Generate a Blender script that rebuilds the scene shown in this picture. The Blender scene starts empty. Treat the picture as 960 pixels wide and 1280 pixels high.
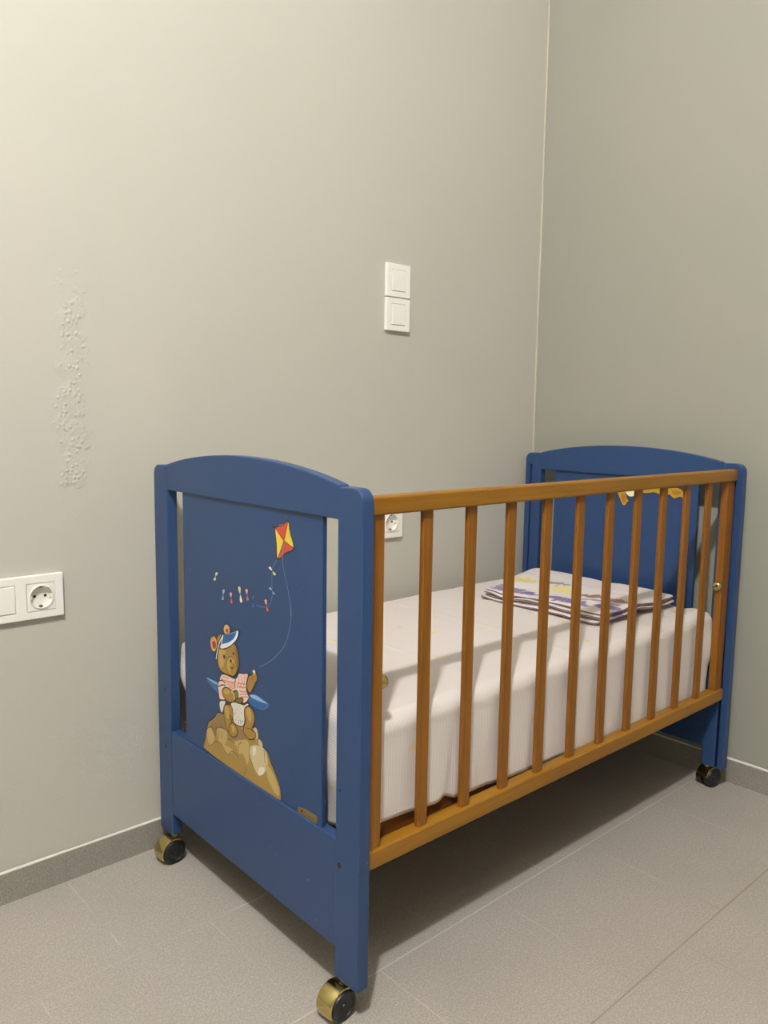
import bpy, bmesh, math, random
from mathutils import Vector, Matrix, noise
from mathutils.geometry import tessellate_polygon
ART = {
 'kite': [
  ('l','string',[44488,71252,44013,68300,44705,65829,45532,63713,46218,61261,46301,59664],1.2),
  ('l','string',[45945,62659,46439,59852,45534,56249,43853,53642,40376,50788,37207,49094],1.2),
  ('l','string',[42466,68072,41608,67127,41174,66569,41024,65229,41017,63577,41245,62625,40715,61036,39832,60033,38193,59549,36219,59509],1.2),
  ('p','yellow',[41858,73258,45612,74687,47099,70616,42609,68223],1.2),
  ('p','red',[41858,73258,43743,73796,45612,74687,44433,71485],1.2),
  ('p','red',[44433,71485,47099,70616,44983,69562,42609,68223],1.2),
  ('l','ink',[41858,73258,43743,73796,45612,74687,46073,73038,47099,70616,44983,69562,42609,68223,42332,70649,41858,73258],1.9),
  ('l','darkred',[41972,73223,44433,71485,47019,70637],1.6),
  ('l','darkred',[45530,74584,44433,71485,42694,68300],1.6),
  ('l','ink',[41202,73393,41972,73255],3.2),
  ('l','ink',[45394,74774,45693,74570],3.4),
  ('l','ink',[46885,70619,47206,70662],3),
  ('l','ink',[42467,68397,42693,68105],3.6),
  ('l','string',[44488,71252,44098,69598,44013,68300],2),
 ],
 'bow1': [
  ('o','cream',[23124,62223,23875,62884,23535,63106,22937,62888,22922,62223],0.7),
  ('o','paleyellow',[23124,62223,23109,61558,22508,61334,22162,61555,22922,62223],0.7),
 ],
 'bow2': [
  ('o','paleblue',[25701,59346,26259,60202,25842,60416,25301,60089,25495,59321],0.7),
  ('o','greyblue',[25701,59346,25895,58580,25353,58247,24931,58458,25495,59321],0.7),
 ],
 'bow3': [
  ('o','pink',[28397,59266,28652,60130,28146,60286,27714,59920,28196,59220],0.7),
  ('o','pinkred',[28397,59266,28877,58570,28447,58200,27939,58352,28196,59220],0.7),
 ],
 'bow4': [
  ('o','paleyellow',[31407,60438,31484,61594,30941,61837,30581,61367,31214,60388],0.7),
  ('o','cream',[31407,60438,32036,59465,31680,58991,31137,59228,31214,60388],0.7),
 ],
 'bow5': [
  ('o','pink',[33601,60773,33778,61650,33281,61809,32895,61438,33412,60727],0.7),
  ('o','pinkred',[33601,60773,34114,60066,33731,59692,33234,59846,33412,60727],0.7),
 ],
 'bow6': [
  ('o','midblue',[35499,59971,35882,60937,35464,61165,35015,60789,35313,59938],0.7),
  ('o','midblue',[35499,59971,35796,59123,35348,58741,34927,58965,35313,59938],0.7),
 ],
 'bow7': [
  ('o','pink',[39550,60072,39597,60933,39098,61068,38780,60691,39375,60020],0.7),
  ('o','pinkred',[39550,60072,40141,59405,39826,59026,39328,59156,39375,60020],0.7),
 ],
 'bow8': [
  ('o','white',[41242,66116,40786,66707,40218,66668,40127,66332,41102,66036],0.7),
  ('o','paleyellow',[41242,66116,42205,65823,42117,65489,41557,65447,41102,66036],0.7),
 ],
 'bow9': [
  ('o','paleblue',[41129,62815,40819,63347,40288,63286,40142,62967,40985,62733],0.7),
  ('o','greyblue',[41129,62815,41963,62583,41820,62266,41295,62202,40985,62733],0.7),
 ],
 'bear': [
  ('f','sea',[19097,42480,19933,42485,23206,42504,23706,40803,21822,40991,20462,41478,19643,41976],1.2),
  ('f','seawhite',[19237,42473,20763,42561,23206,42504,23199,42148,20755,42201],1.2),
  ('f','sea',[34107,43438,36701,43903,39667,43509,40114,43185,38527,41938,36216,41650,33850,41893],1.2),
  ('f','seawhite',[34344,43371,36235,43771,37852,43573,39554,43346,37619,43113,34816,43038],1.2),
  ('f','seadeep',[34095,42365,36691,42714,39214,43053,38300,42132,35983,41714,33850,41893],1.2),
  ('q','rock',[17589,28362,18515,30476,19087,32635,19808,34110,21697,35397,23391,37046,25025,37275,26623,37070,31275,37145,34553,37837,36001,37801,36848,36441,37979,36162,38255,35281,39647,34943,40740,33230,42094,31792,43430,29894,43560,27790,41809,27590,36775,27381,32060,27639,26456,27682,21530,27900],1.3),
  ('f','rockshade',[23054,36684,25021,37101,26592,35344,32170,36423,32752,35109,30318,33979,27510,33403,25614,34345,23002,34219,21622,32019,19954,33087,22030,35323],1.2),
  ('f','rocklight',[19952,32997,20972,33052,21952,31771,20902,30006,19544,30273,19069,31913],1.2),
  ('f','rocklight',[23157,33742,26256,34376,26218,32291,25562,31553,27481,31674,28419,31302,26821,30242,24583,31228,23279,31675],1.2),
  ('f','rocklight',[28758,32956,30932,34179,33343,34802,33917,33163,33294,30443,31812,31946,30590,31528,29683,32581],1.2),
  ('f','rockpale',[34072,33880,35686,34832,37691,35255,39091,34754,39636,33004,38789,31080,37081,29806,35934,30217,34779,31299,34145,32409],1.2),
  ('f','rockpale',[35424,37782,36289,37892,36707,36558,35697,36067],1.2),
  ('f','rockpale',[36847,36278,37838,36115,37974,35349,36840,35461],1.2),
  ('f','rockwhite',[37093,31291,38653,31764,38223,30549,36796,29950],1.2),
  ('f','rockwhite',[34952,34010,35972,34517,35817,33313,35086,32732],1.2),
  ('f','rocklight',[39077,32483,40735,32103,42628,30070,42892,28411,41268,28754,39622,30407],1.2),
  ('l','brownink',[19258,32600,20300,33284,21315,33337,22124,32004,22661,33761,24320,34458,26259,34550],1.1),
  ('l','brownink',[20556,29713,22606,31190,24907,31161],1.1),
  ('l','brownink',[26815,29893,28261,31249,30272,30740],1.1),
  ('l','brownink',[30289,31935,30460,33179,31537,34041],1.1),
  ('l','brownink',[32069,28320,32680,29047,32449,29808],1.1),
  ('l','brownink',[34074,34047,33911,32662,35066,30736],1.1),
  ('l','brownink',[26549,32918,27821,33161,29068,32888],1.1),
  ('l','brownink',[23647,33547,23453,32083],1.1),
  ('l','brownink',[24634,33861,24603,32283],1.1),
  ('l','brownink',[38534,35051,38799,32710],1.1),
  ('o','shorts',[24077,39353,26066,39925,25518,38643,24700,37272,23920,38174],1.2),
  ('o','shorts',[27877,40029,29663,40752,32145,40994,33124,41549,33846,41490,32378,40115,32477,38245,31849,37028,30105,36620,28721,36952,28370,38926],1.2),
  ('l','greydot',[29023,40086,29146,39846],1.5),
  ('l','greydot',[30658,40425,30704,40165],1.5),
  ('l','greydot',[31387,39412,31457,39092],1.5),
  ('l','greydot',[29256,38775,29326,38382],1.5),
  ('l','greydot',[30381,38425,30427,38165],1.5),
  ('l','greydot',[29364,37565,29461,37318],1.5),
  ('l','greydot',[30496,37774,30409,36922],1.5),
  ('l','greydot',[31121,37965,31159,37155],1.5),
  ('l','greydot',[31740,38155,31659,37584],1.5),
  ('l','greydot',[29898,39654,29945,39462],1.5),
  ('l','greydot',[24601,38939,24675,38678],1.5),
  ('o','fur',[25656,38965,27098,39595,28251,39445,28613,38167,28206,36654,28829,35736,27786,34568,26494,34719,25735,36174,25370,37755],1.2),
  ('o','fur',[27553,36034,28588,36633,29723,36294,30086,35302,29569,34444,28290,33960,27268,34402,27152,35208],1.2),
  ('o','fur',[32628,40594,33843,41220,35032,40902,35732,39911,35484,38634,34759,37334,35941,37039,35696,36022,34020,35341,32568,35686,32088,36489,32722,38320,32370,39434],1.2),
  ('f','furlight',[25914,38759,26832,39169,27330,38060,27051,36858,26277,37183],1.2),
  ('f','furlight',[33111,40467,34079,40887,34784,39757,34294,38534,33339,39185],1.2),
  ('f','furdark',[27455,37819,28224,37772,28077,36614,27565,36736],1.2),
  ('f','furlight',[28065,35914,28835,36154,29332,35478,28559,34815],1.2),
  ('l','brownink',[33072,37072,34281,37317,35232,37081],1.0),
  ('o','shirt',[24843,44552,26416,44893,29476,45010,30740,46291,31971,46543,33666,46917,33166,45184,33151,43841,33859,42700,32393,41337,30169,41104,27114,40504,24217,39676,23704,40661,23467,42150,24027,43427],1.2),
  ('l','salmon',[24562,43709,26913,43778,29214,44257],2.0),
  ('l','salmon',[26656,43848,28955,43845],2.0),
  ('l','salmon',[26646,43291,29076,43467],2.0),
  ('l','salmon',[27155,42874,29069,43054],2.0),
  ('l','salmon',[25100,44271,27182,44402],2.0),
  ('l','salmon',[30484,45683,30719,44797,30209,43844],2.0),
  ('l','salmon',[31477,46213,31707,45061,30952,43775],2.0),
  ('l','salmon',[32456,46468,32563,45290,31935,43774],2.0),
  ('l','salmon',[30943,43094,33148,43572],2.0),
  ('l','salmon',[30935,42548,33385,43235],2.0),
  ('l','salmon',[31177,42141,33621,42833],2.0),
  ('l','salmon',[30217,44390,32922,44917],2.0),
  ('l','salmon',[29957,43639,32915,44312],2.0),
  ('l','salmon',[33184,46658,32932,45790],2.0),
  ('l','brownink',[23887,43109,25085,43499,26126,43220],2.2),
  ('l','brownink',[23730,41939,24804,42583,26120,42870],2.2),
  ('l','darkred',[29600,44906,29334,43879,29449,43227],2.5),
  ('o','green',[28935,42537,30195,42886,30428,41724,29414,40887,28661,41222],1.2),
  ('o','fur',[25051,41740,26113,42520,27664,42599,28931,42261,29422,41438,28777,40566,27107,40084,25814,40412,25035,40893],1.2),
  ('f','furlight',[25577,41745,26630,42384,27657,42182,27131,41481,26089,41189],1.2),
  ('l','paleyellow',[28170,42325,29053,42020,29216,41105],2.2),
  ('o','furdark',[29924,41444,31915,42147,31904,41331,30664,40836,29664,40821],1.2),
  ('o','fur',[33902,46579,34857,47094,35571,47938,36269,47725,36609,46766,36021,45952,35068,44504,34349,43772,33634,43974,33282,44814],1.2),
  ('f','furlight',[35336,47878,36038,47927,36034,47401,35331,47350],1.2),
  ('l','brownink',[35092,47024,35202,46128,35786,45889],1.0),
  ('f','cream',[35220,47979,35807,48130,35920,47765,35333,47614],1.2),
  ('o','fur',[25890,53806,26757,54262,27604,54079,27931,53426,27579,52626,26378,52270,25698,52761],1.2),
  ('f','furpeach',[25885,53532,26668,54107,27432,53952,27676,53371,27410,52679,26209,52416,25786,52871],1.2),
  ('f','earred',[26481,53204,26914,53524,27251,53279,27157,52805,26559,52766],1.2),
  ('o','fur',[23570,51373,24464,51986,24986,51871,24437,50643,23365,50028,23202,50734],1.2),
  ('o','furpeach',[21036,50341,22137,51055,23025,50788,23363,49935,23165,48958,22341,48109,21442,48272,20918,49185],1.2),
  ('f','earred',[21659,49825,22389,50271,22916,49832,22808,48968,22175,48726,21732,49091],1.2),
  ('f','furlight',[21221,50476,22136,51008,22761,50914,22122,50398,21394,50140],1.2),
  ('o','fur',[24602,50127,27041,51052,29405,51231,30221,50343,30776,48862,30672,47309,29655,45783,28809,45198,27279,45072,24853,45090,23636,45993,23582,47659,24057,49260],1.2),
  ('f','furlight',[24049,48887,25633,49353,26319,49056,25579,46480,24515,45748,23830,46788],1.2),
  ('f','furdark',[29394,50509,30215,49983,30609,48642,30508,47358,29831,46372,30026,48318],1.2),
  ('o','furlight',[26625,46927,26986,47934,27849,48555,28695,48625,29524,48104,30008,47141,29827,46099,28810,45289,27625,45346,26866,45977],0.8),
  ('f','fur',[27994,47087,29353,47881,29840,47008,29659,46056,28811,45381,27970,45618],1.2),
  ('f','ink',[25527,48314,25877,48491,26166,48193,26037,47793,25689,47708,25520,47944],1.2),
  ('f','ink',[28709,49534,29047,49705,29343,49415,29207,49201,28872,49211],1.2),
  ('f','ink',[27754,47939,28097,48160,28434,48107,28342,47629,28086,47474,27833,47594],1.2),
  ('l','brownink',[27565,46796,28070,46558,28663,46618,29090,47090,29146,47467],0.9),
  ('f','darkred',[28242,46693,28836,46935,28831,46615,28491,46437],1.2),
  ('p','ink',[25073,51891,27753,52890,30605,54182,31009,53825,30583,52663,29407,51412,27707,50205,25981,49435,24319,49136],1.2),
  ('f','white',[25334,51857,26031,52102,29772,53556,30600,53869,30505,52913,29580,51811,27712,50479,25986,49711,24587,49384,24778,50167],1.2),
  ('p','visorblue',[25857,52018,27920,52791,30103,53628,29761,52838,28915,51930,27382,51039,25129,50248],1.2),
  ('f','seadeep',[26200,51957,27746,52482,29095,52780,28411,51907,26701,51157],1.2),
  ('l','ink',[25771,52045,25129,50248],1.6),
  ('l','ink',[25072,51799,23345,49093,22763,46899],3.4),
  ('l','white',[25473,51869,24255,50324,23516,48761,22979,46952],2.4),
 ],
 'plate': [
  ('q','brass',[48400,28756,50099,29094,52095,29184,53465,29118,53348,27419,51446,27211,49430,27223,48169,27475],0.8),
  ('f','ink',[49181,28390,49492,28683,49764,28581,49629,28317,49290,28198],1.2),
  ('l','ink',[49494,28262,49184,27546],0.5),
  ('l','plateink',[50371,28531,50035,28312,49996,27960,50373,27945],0.7),
  ('l','plateink',[50573,28277,50773,28442,50975,28189,51107,28368,51308,28157,51572,28431,51706,28152,51902,28441,52101,28148,52363,28421,52561,28170,52756,28374,52888,28139],0.8),
 ],
 'ribbon': [
  ('o','mustard',[30380,71859,31211,72823,32624,72265,33744,70131,34510,69754,33666,69344,33098,68397,32219,68426,31378,69921],1.2),
  ('f','cream',[32611,72487,33772,73912,35365,74032,36319,72344,35411,71164,33940,71038],1.2),
  ('o','mustard',[35820,72524,38152,74024,42604,74578,43821,73600,43658,72515,42636,72171,41097,72475,38749,72062],1.2),
  ('o','mustard',[43415,72709,44266,73849,45623,74062,47866,74237,49267,73192,49328,71558,48457,71966,46810,71398,45512,72201,43911,72150],1.2),
  ('f','ochre',[31690,71070,32688,71155,33164,69409,32306,69107],1.2),
  ('f','ochre',[46121,73358,47913,73503,48632,72719,46862,72358],1.2),
 ],
}
LE = 234.0
EXPO = 0.0
PI = math.pi
SC = bpy.context.scene
COL = SC.collection

# ------------------------------------------------------------------ materials
def lin(r, g, b):
    f = lambda c: (c/255/12.92) if c/255 <= .04045 else ((c/255+.055)/1.055)**2.4
    return (f(r), f(g), f(b), 1)

class NT:
    def __init__(s, name):
        s.m = bpy.data.materials.new(name); s.m.use_nodes = True
        s.t = s.m.node_tree; s.b = s.t.nodes['Principled BSDF']
    def n(s, typ, **kw):
        o = s.t.nodes.new(typ)
        for k, v in kw.items(): setattr(o, k, v)
        return o
    def l(s, a, b): s.t.links.new(a, b)
    def math(s, op, a, b=None, c=None):
        o = s.n('ShaderNodeMath', operation=op)
        for i, x in enumerate((a, b, c)):
            if x is None: continue
            if isinstance(x, (int, float)): o.inputs[i].default_value = x
            else: s.l(x, o.inputs[i])
        return o.outputs[0]
    def mix(s, f, a, b):
        o = s.n('ShaderNodeMix', data_type='RGBA')
        for sock, x in ((o.inputs[0], f), (o.inputs[6], a), (o.inputs[7], b)):
            if isinstance(x, (int, float, tuple)): sock.default_value = x
            else: s.l(x, sock)
        return o.outputs[2]
    def noise(s, vec, scale, detail=4, rough=.55):
        o = s.n('ShaderNodeTexNoise'); o.inputs['Scale'].default_value = scale
        o.inputs['Detail'].default_value = detail; o.inputs['Roughness'].default_value = rough
        if vec is not None: s.l(vec, o.inputs['Vector'])
        return o.outputs['Fac']
    def ramp(s, f, a, b, lo=0., hi=1.):
        o = s.n('ShaderNodeMapRange'); o.interpolation_type = 'SMOOTHSTEP'
        s.l(f, o.inputs[0]); o.inputs[1].default_value = a; o.inputs[2].default_value = b
        o.inputs[3].default_value = lo; o.inputs[4].default_value = hi
        return o.outputs[0]
    def bump(s, h, strength=.2, dist=.002):
        o = s.n('ShaderNodeBump'); o.inputs['Strength'].default_value = strength
        o.inputs['Distance'].default_value = dist; s.l(h, o.inputs['Height'])
        s.l(o.outputs[0], s.b.inputs['Normal']); return o
    def pos(s): return s.n('ShaderNodeNewGeometry').outputs['Position']
    def obj(s): return s.n('ShaderNodeTexCoord').outputs['Object']
    def scaled(s, vec, sx, sy, sz):
        o = s.n('ShaderNodeVectorMath', operation='MULTIPLY'); s.l(vec, o.inputs[0])
        o.inputs[1].default_value = (sx, sy, sz); return o.outputs[0]

def plain(name, col, rough=.5, metal=0., coat=0., var=.06):
    k = NT(name)
    f = k.noise(k.obj(), 35, 3)
    c2 = tuple(max(0, x*(1-var)) for x in col[:3])+(1,)
    k.l(k.mix(f, col, c2), k.b.inputs['Base Color'])
    k.b.inputs['Roughness'].default_value = rough; k.b.inputs['Metallic'].default_value = metal
    k.b.inputs['Coat Weight'].default_value = coat
    return k.m

def wall_paint(name, scar=False, col=(193, 189, 177)):
    k = NT(name); p = k.pos()
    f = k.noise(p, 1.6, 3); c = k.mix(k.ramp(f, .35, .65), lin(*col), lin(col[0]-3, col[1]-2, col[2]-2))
    k.l(c, k.b.inputs['Base Color']); k.b.inputs['Roughness'].default_value = .72
    fine = k.noise(p, 260, 3); mid = k.noise(p, 14, 3)
    h = k.math('ADD', k.math('MULTIPLY', fine, .35), k.math('MULTIPLY', mid, .9))
    if scar:   # blistered plaster running down the left of the wall
        sx = k.n('ShaderNodeSeparateXYZ'); k.l(p, sx.inputs[0])
        wob = k.math('MULTIPLY', k.math('SUBTRACT', k.noise(p, 5, 2), .5), .09)
        dx = k.math('ABSOLUTE', k.math('ADD', k.math('ADD', sx.outputs[0], 1.392), wob))
        mx = k.ramp(dx, .012, .05, 1, 0)
        mz = k.math('MULTIPLY', k.ramp(sx.outputs[2], .66, .80), k.ramp(sx.outputs[2], 1.08, 1.22, 1, 0))
        vo = k.n('ShaderNodeTexVoronoi'); vo.inputs['Scale'].default_value = 105; k.l(p, vo.inputs['Vector'])
        blist = k.math('MULTIPLY', k.math('ADD', k.ramp(vo.outputs['Distance'], .05, .5, 1, 0), k.noise(p, 160, 4)), k.ramp(k.noise(p, 22, 2), .40, .55))
        h = k.math('ADD', h, k.math('MULTIPLY', k.math('MULTIPLY', k.math('MULTIPLY', mx, mz), blist), 3.6))
        # faint roughness of the lower plaster
        low = k.ramp(sx.outputs[2], .25, .7, 1, 0)
        h = k.math('ADD', h, k.math('MULTIPLY', k.math('MULTIPLY', low, k.ramp(k.noise(p, 45, 3), .55, .75)), .6))
    k.bump(h, .35, .0016)
    return k.m

def stone_tile(name, floor=True):
    k = NT(name); p = k.pos()
    sp = k.noise(p, 330, 3, .7); bl = k.noise(p, 5, 4); gr = k.noise(p, 120, 2, .7)
    c = k.mix(k.ramp(sp, .3, .7), lin(*TILE_D), lin(*TILE_L))
    c = k.mix(k.math('MULTIPLY', k.ramp(gr, .38, .6), .35), c, lin(*TILE_M))
    c = k.mix(k.math('MULTIPLY', k.ramp(bl, .35, .7), .22), c, lin(*TILE_D))
    k.b.inputs['Roughness'].default_value = .55
    if floor:
        sx = k.n('ShaderNodeSeparateXYZ'); k.l(p, sx.inputs[0])
        yr = k.math('DIVIDE', k.math('MULTIPLY', sx.outputs[1], -1), .2982)
        row = k.math('FLOOR', yr)
        par = k.math('MODULO', row, 2)
        xr = k.math('ADD', k.math('DIVIDE', k.math('ADD', sx.outputs[0], 1.4353+.2972*20), .2972), k.math('MULTIPLY', par, .5))
        fy = k.math('PINGPONG', yr, .5); fx = k.math('PINGPONG', xr, .5)
        ly = k.ramp(fy, .0028, .0062, 1, 0); lx = k.ramp(fx, .002, .005, .6, 0)
        lx = k.math('MULTIPLY', lx, k.ramp(k.noise(p, 9, 2), .35, .6))
        # the long joints are filled with pale grout, patchy and browner away from the wall
        patch = k.ramp(k.noise(p, 13, 3), .25, .6, .45, 1.)
        worn = k.math('SUBTRACT', 1, k.math('MULTIPLY', k.ramp(sx.outputs[0], -1.27, -1.20, 1, 0), k.math('MULTIPLY', k.ramp(sx.outputs[1], -.4, -.38), .8)))
        g = k.math('MULTIPLY', k.math('MAXIMUM', k.math('MULTIPLY', ly, worn), lx), patch)
        br = k.ramp(sx.outputs[1], -.86, -.75)
        gc = k.mix(br, lin(128, 112, 98), lin(205, 200, 192))
        c = k.mix(k.math('MULTIPLY', g, .7), c, gc)
        k.bump(k.math('ADD', sp, k.math('MULTIPLY', g, -.6)), .12, .0008)
    else:
        k.bump(sp, .1, .0008)
    k.l(c, k.b.inputs['Base Color'])
    return k.m

def wood(name, a, b, along=0):
    k = NT(name); o = k.obj()
    s = [55, 55, 55]; s[along] = 2.2
    v = k.scaled(o, *s)
    f = k.noise(v, 1.0, 5, .6); g = k.noise(k.scaled(o, *[x*4 for x in s]), 1.0, 2, .6)
    c = k.mix(k.ramp(f, .32, .7), lin(*a), lin(*b))
    c = k.mix(k.math('MULTIPLY', k.ramp(g, .5, .8), .25), c, lin(a[0]*.72, a[1]*.68, a[2]*.6))
    k.l(c, k.b.inputs['Base Color']); k.b.inputs['Roughness'].default_value = .4; k.b.inputs['Specular IOR Level'].default_value = .35
    k.b.inputs['Coat Weight'].default_value = .08; k.b.inputs['Coat Roughness'].default_value = .25
    k.bump(f, .05, .001)
    return k.m

TILE_D, TILE_M, TILE_L = (146, 139, 130), (157, 149, 139), (187, 179, 169)
M = {}
M['wall'] = wall_paint('grey_green_wall_paint', True)
M['wall2'] = wall_paint('grey_green_wall_paint_smooth', False)
M['wall3'] = wall_paint('grey_green_wall_paint_shaded', False, (157, 155, 142))  # wall paint toned down: the right wall's weaker light is put into the colour
M['ceil'] = plain('white_ceiling_paint', lin(215, 212, 204), .9)
M['floor'] = stone_tile('grey_stone_floor_tile')
TILE_D, TILE_M, TILE_L = (126, 121, 112), (137, 131, 121), (166, 160, 149)
M['base'] = stone_tile('grey_stone_skirting_tile', False)
M['caulk'] = plain('pale_filler', lin(226, 222, 212), .7)
M['blue'] = None
def blue():
    k = NT('blue_gloss_paint'); o = k.obj()
    f = k.noise(o, 7, 3)
    c = k.mix(f, lin(*BLUE), lin(BLUE[0]*.95, BLUE[1]*.96, BLUE[2]*.97))
    # small worn chips where the paint is rubbed off
    ch = k.math('MULTIPLY', k.ramp(k.noise(o, 210, 2), .735, .75), k.ramp(k.noise(o, 18, 2), .62, .66))
    c = k.mix(ch, c, lin(150, 160, 178))
    k.l(c, k.b.inputs['Base Color']); k.b.inputs['Roughness'].default_value = .36; k.b.inputs['Specular IOR Level'].default_value = .38
    k.bump(k.noise(o, 120, 2), .03, .001)
    return k.m
BLUE = (43, 69, 110)
M['blue'] = blue()
WA, WB = (152, 105, 27), (135, 90, 20)
M['wood_u'] = wood('honey_varnished_beech_lengthwise', WA, WB, 0)
M['wood_z'] = wood('honey_varnished_beech_upright', (140, 89, 23), (122, 74, 16), 2)
M['wood_dark'] = wood('brown_base_wood', (112, 66, 26), (92, 50, 18), 0)
M['brass'] = plain('polished_brass', lin(205, 186, 122), .18, 1., var=.1)
M['black'] = plain('black_plastic', lin(22, 22, 23), .42)
M['steel'] = plain('dark_bolt_metal', lin(70, 52, 42), .45, .7)
M['hole'] = plain('dark_peg_hole', lin(20, 24, 34), .8)
M['plastic'] = plain('white_switch_plastic', lin(244, 241, 232), .32, var=.02)
M['plastic_in'] = plain('white_socket_plastic', lin(240, 236, 226), .3, var=.02)
M['clip'] = plain('grey_earth_clip', lin(110, 106, 98), .4, .6)
M['mattress'] = plain('mattress_ticking', lin(176, 160, 138), .9)

def sheet_mat():
    k = NT('white_cotton_striped_sheet')
    uv = k.n('ShaderNodeUVMap'); uv.uv_map = 'UVMap'; u = uv.outputs[0]
    sx = k.n('ShaderNodeSeparateXYZ'); k.l(u, sx.inputs[0])
    st = k.ramp(k.math('PINGPONG', k.math('DIVIDE', sx.outputs[0], .0039), .5), .2, .32)
    c = k.mix(k.math('MULTIPLY', st, .55), lin(221, 215, 210), lin(200, 178, 171))
    vo = k.n('ShaderNodeTexVoronoi'); vo.voronoi_dimensions = '2D'; vo.inputs['Scale'].default_value = 9.5
    vo.inputs['Randomness'].default_value = .62; k.l(u, vo.inputs['Vector'])
    df = k.n('ShaderNodeVectorMath', operation='SUBTRACT')
    k.l(u, df.inputs[0]); k.l(vo.outputs['Position'], df.inputs[1])
    ds = k.n('ShaderNodeSeparateXYZ'); k.l(df.outputs[0], ds.inputs[0])
    ang = k.math('ARCTAN2', ds.outputs[1], ds.outputs[0])
    r = k.n('ShaderNodeVectorMath', operation='LENGTH'); k.l(df.outputs[0], r.inputs[0])
    pet = k.math('ADD', .0062, k.math('MULTIPLY', k.math('SINE', k.math('MULTIPLY', ang, 8)), .0022))
    body = k.ramp(k.math('SUBTRACT', r.outputs['Value'], pet), -.001, .001, 1, 0)
    cs = k.n('ShaderNodeSeparateColor'); k.l(vo.outputs['Color'], cs.inputs[0])
    ring = k.ramp(r.outputs['Value'], .0022, .0042)
    ringy = k.math('MAXIMUM', ring, k.ramp(cs.outputs[1], .5, .52, 1, 0))
    keep = k.ramp(cs.outputs[0], .30, .31)
    f = k.math('MULTIPLY', k.math('MULTIPLY', body, ringy), keep)
    c = k.mix(k.math('MULTIPLY', f, .75), c, lin(224, 196, 112))
    k.l(c, k.b.inputs['Base Color']); k.b.inputs['Roughness'].default_value = .85
    k.b.inputs['Sheen Weight'].default_value = .15
    k.bump(k.noise(u, 420, 2), .08, .0006)
    return k.m
M['sheet'] = sheet_mat()

def blanket_mat():
    k = NT('printed_cotton_quilt'); o = k.obj()
    sx = k.n('ShaderNodeSeparateXYZ'); k.l(o, sx.inputs[0])
    u = sx.outputs[0]; v = k.math('MULTIPLY', sx.outputs[1], -1)      # v grows towards the open side
    def nz(s, a): return k.math('MULTIPLY', k.math('SUBTRACT', k.noise(o, s, 3), .5), a)
    c = lin(220, 211, 205)
    c = k.mix(k.math('MULTIPLY', k.ramp(k.noise(o, 12, 2), .5, .62), .22), c, lin(214, 205, 212))
    def spot(c, cu, cv, ru, rv, col, sc=42, w=.9, am=1.5):
        d1 = k.math('DIVIDE', k.math('SUBTRACT', u, cu), ru); d2 = k.math('DIVIDE', k.math('SUBTRACT', v, cv), rv)
        d = k.math('SQRT', k.math('ADD', k.math('MULTIPLY', d1, d1), k.math('MULTIPLY', d2, d2)))
        d = k.math('ADD', d, nz(sc, am*2))
        return k.mix(k.math('MULTIPLY', k.ramp(d, .7, 1.12, 1, 0), w), c, col)
    P_ = lin(118, 100, 150)
    c = spot(c, .040, .085, .030, .085, P_, 30, .85); c = spot(c, .046, .24, .026, .11, P_, 30, .9); c = spot(c, .066, .36, .022, .05, P_, 30, .8)
    c = spot(c, .145, .05, .030, .045, lin(222, 204, 128)); c = spot(c, .145, .175, .035, .040, lin(224, 206, 130))
    c = spot(c, .19, .12, .03, .035, lin(150, 136, 120)); c = spot(c, .14, .255, .014, .05, lin(128, 78, 70)); c = spot(c, .135, .335, .014, .05, lin(150, 116, 100))
    c = spot(c, .24, .22, .02, .06, lin(214, 200, 206)); c = spot(c, .10, .30, .012, .06, lin(150, 130, 170))
    k.l(c, k.b.inputs['Base Color']); k.b.inputs['Roughness'].default_value = .9
    k.bump(k.noise(o, 300, 2), .1, .0006)
    return k.m
M['quilt'] = blanket_mat()
M['piping'] = plain('mauve_piping', lin(122, 88, 102), .8)

ARTC = dict(yellow=(232, 206, 66), red=(205, 72, 58), ink=(26, 27, 40), darkred=(120, 30, 22), string=(112, 126, 152),
  cream=(240, 232, 196), paleyellow=(226, 218, 150), paleblue=(160, 188, 212), greyblue=(140, 160, 190), pink=(232, 170, 160),
  pinkred=(206, 104, 104), midblue=(56, 96, 160), white=(236, 240, 244), sea=(58, 106, 160), seawhite=(150, 186, 218), seadeep=(40, 92, 156),
  rock=(166, 134, 66), rockshade=(146, 118, 76), rocklight=(192, 166, 106), rockpale=(206, 190, 146), rockwhite=(228, 222, 200),
  brownink=(56, 36, 24), shorts=(226, 220, 204), greydot=(120, 126, 136), fur=(166, 128, 54), furlight=(192, 158, 88), furdark=(136, 100, 38),
  furpeach=(216, 172, 116), earred=(160, 48, 24), shirt=(238, 208, 194), salmon=(214, 138, 118), green=(110, 122, 60), visorblue=(48, 104, 166),
  brass=(176, 150, 92), plateink=(96, 72, 30), mustard=(186, 146, 34), ochre=(166, 112, 22))
ARTM = {}
def artm(c):
    if c not in ARTM: ARTM[c] = plain('print_'+c, lin(*ARTC[c]), .45, var=.1)
    return ARTM[c]

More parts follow.
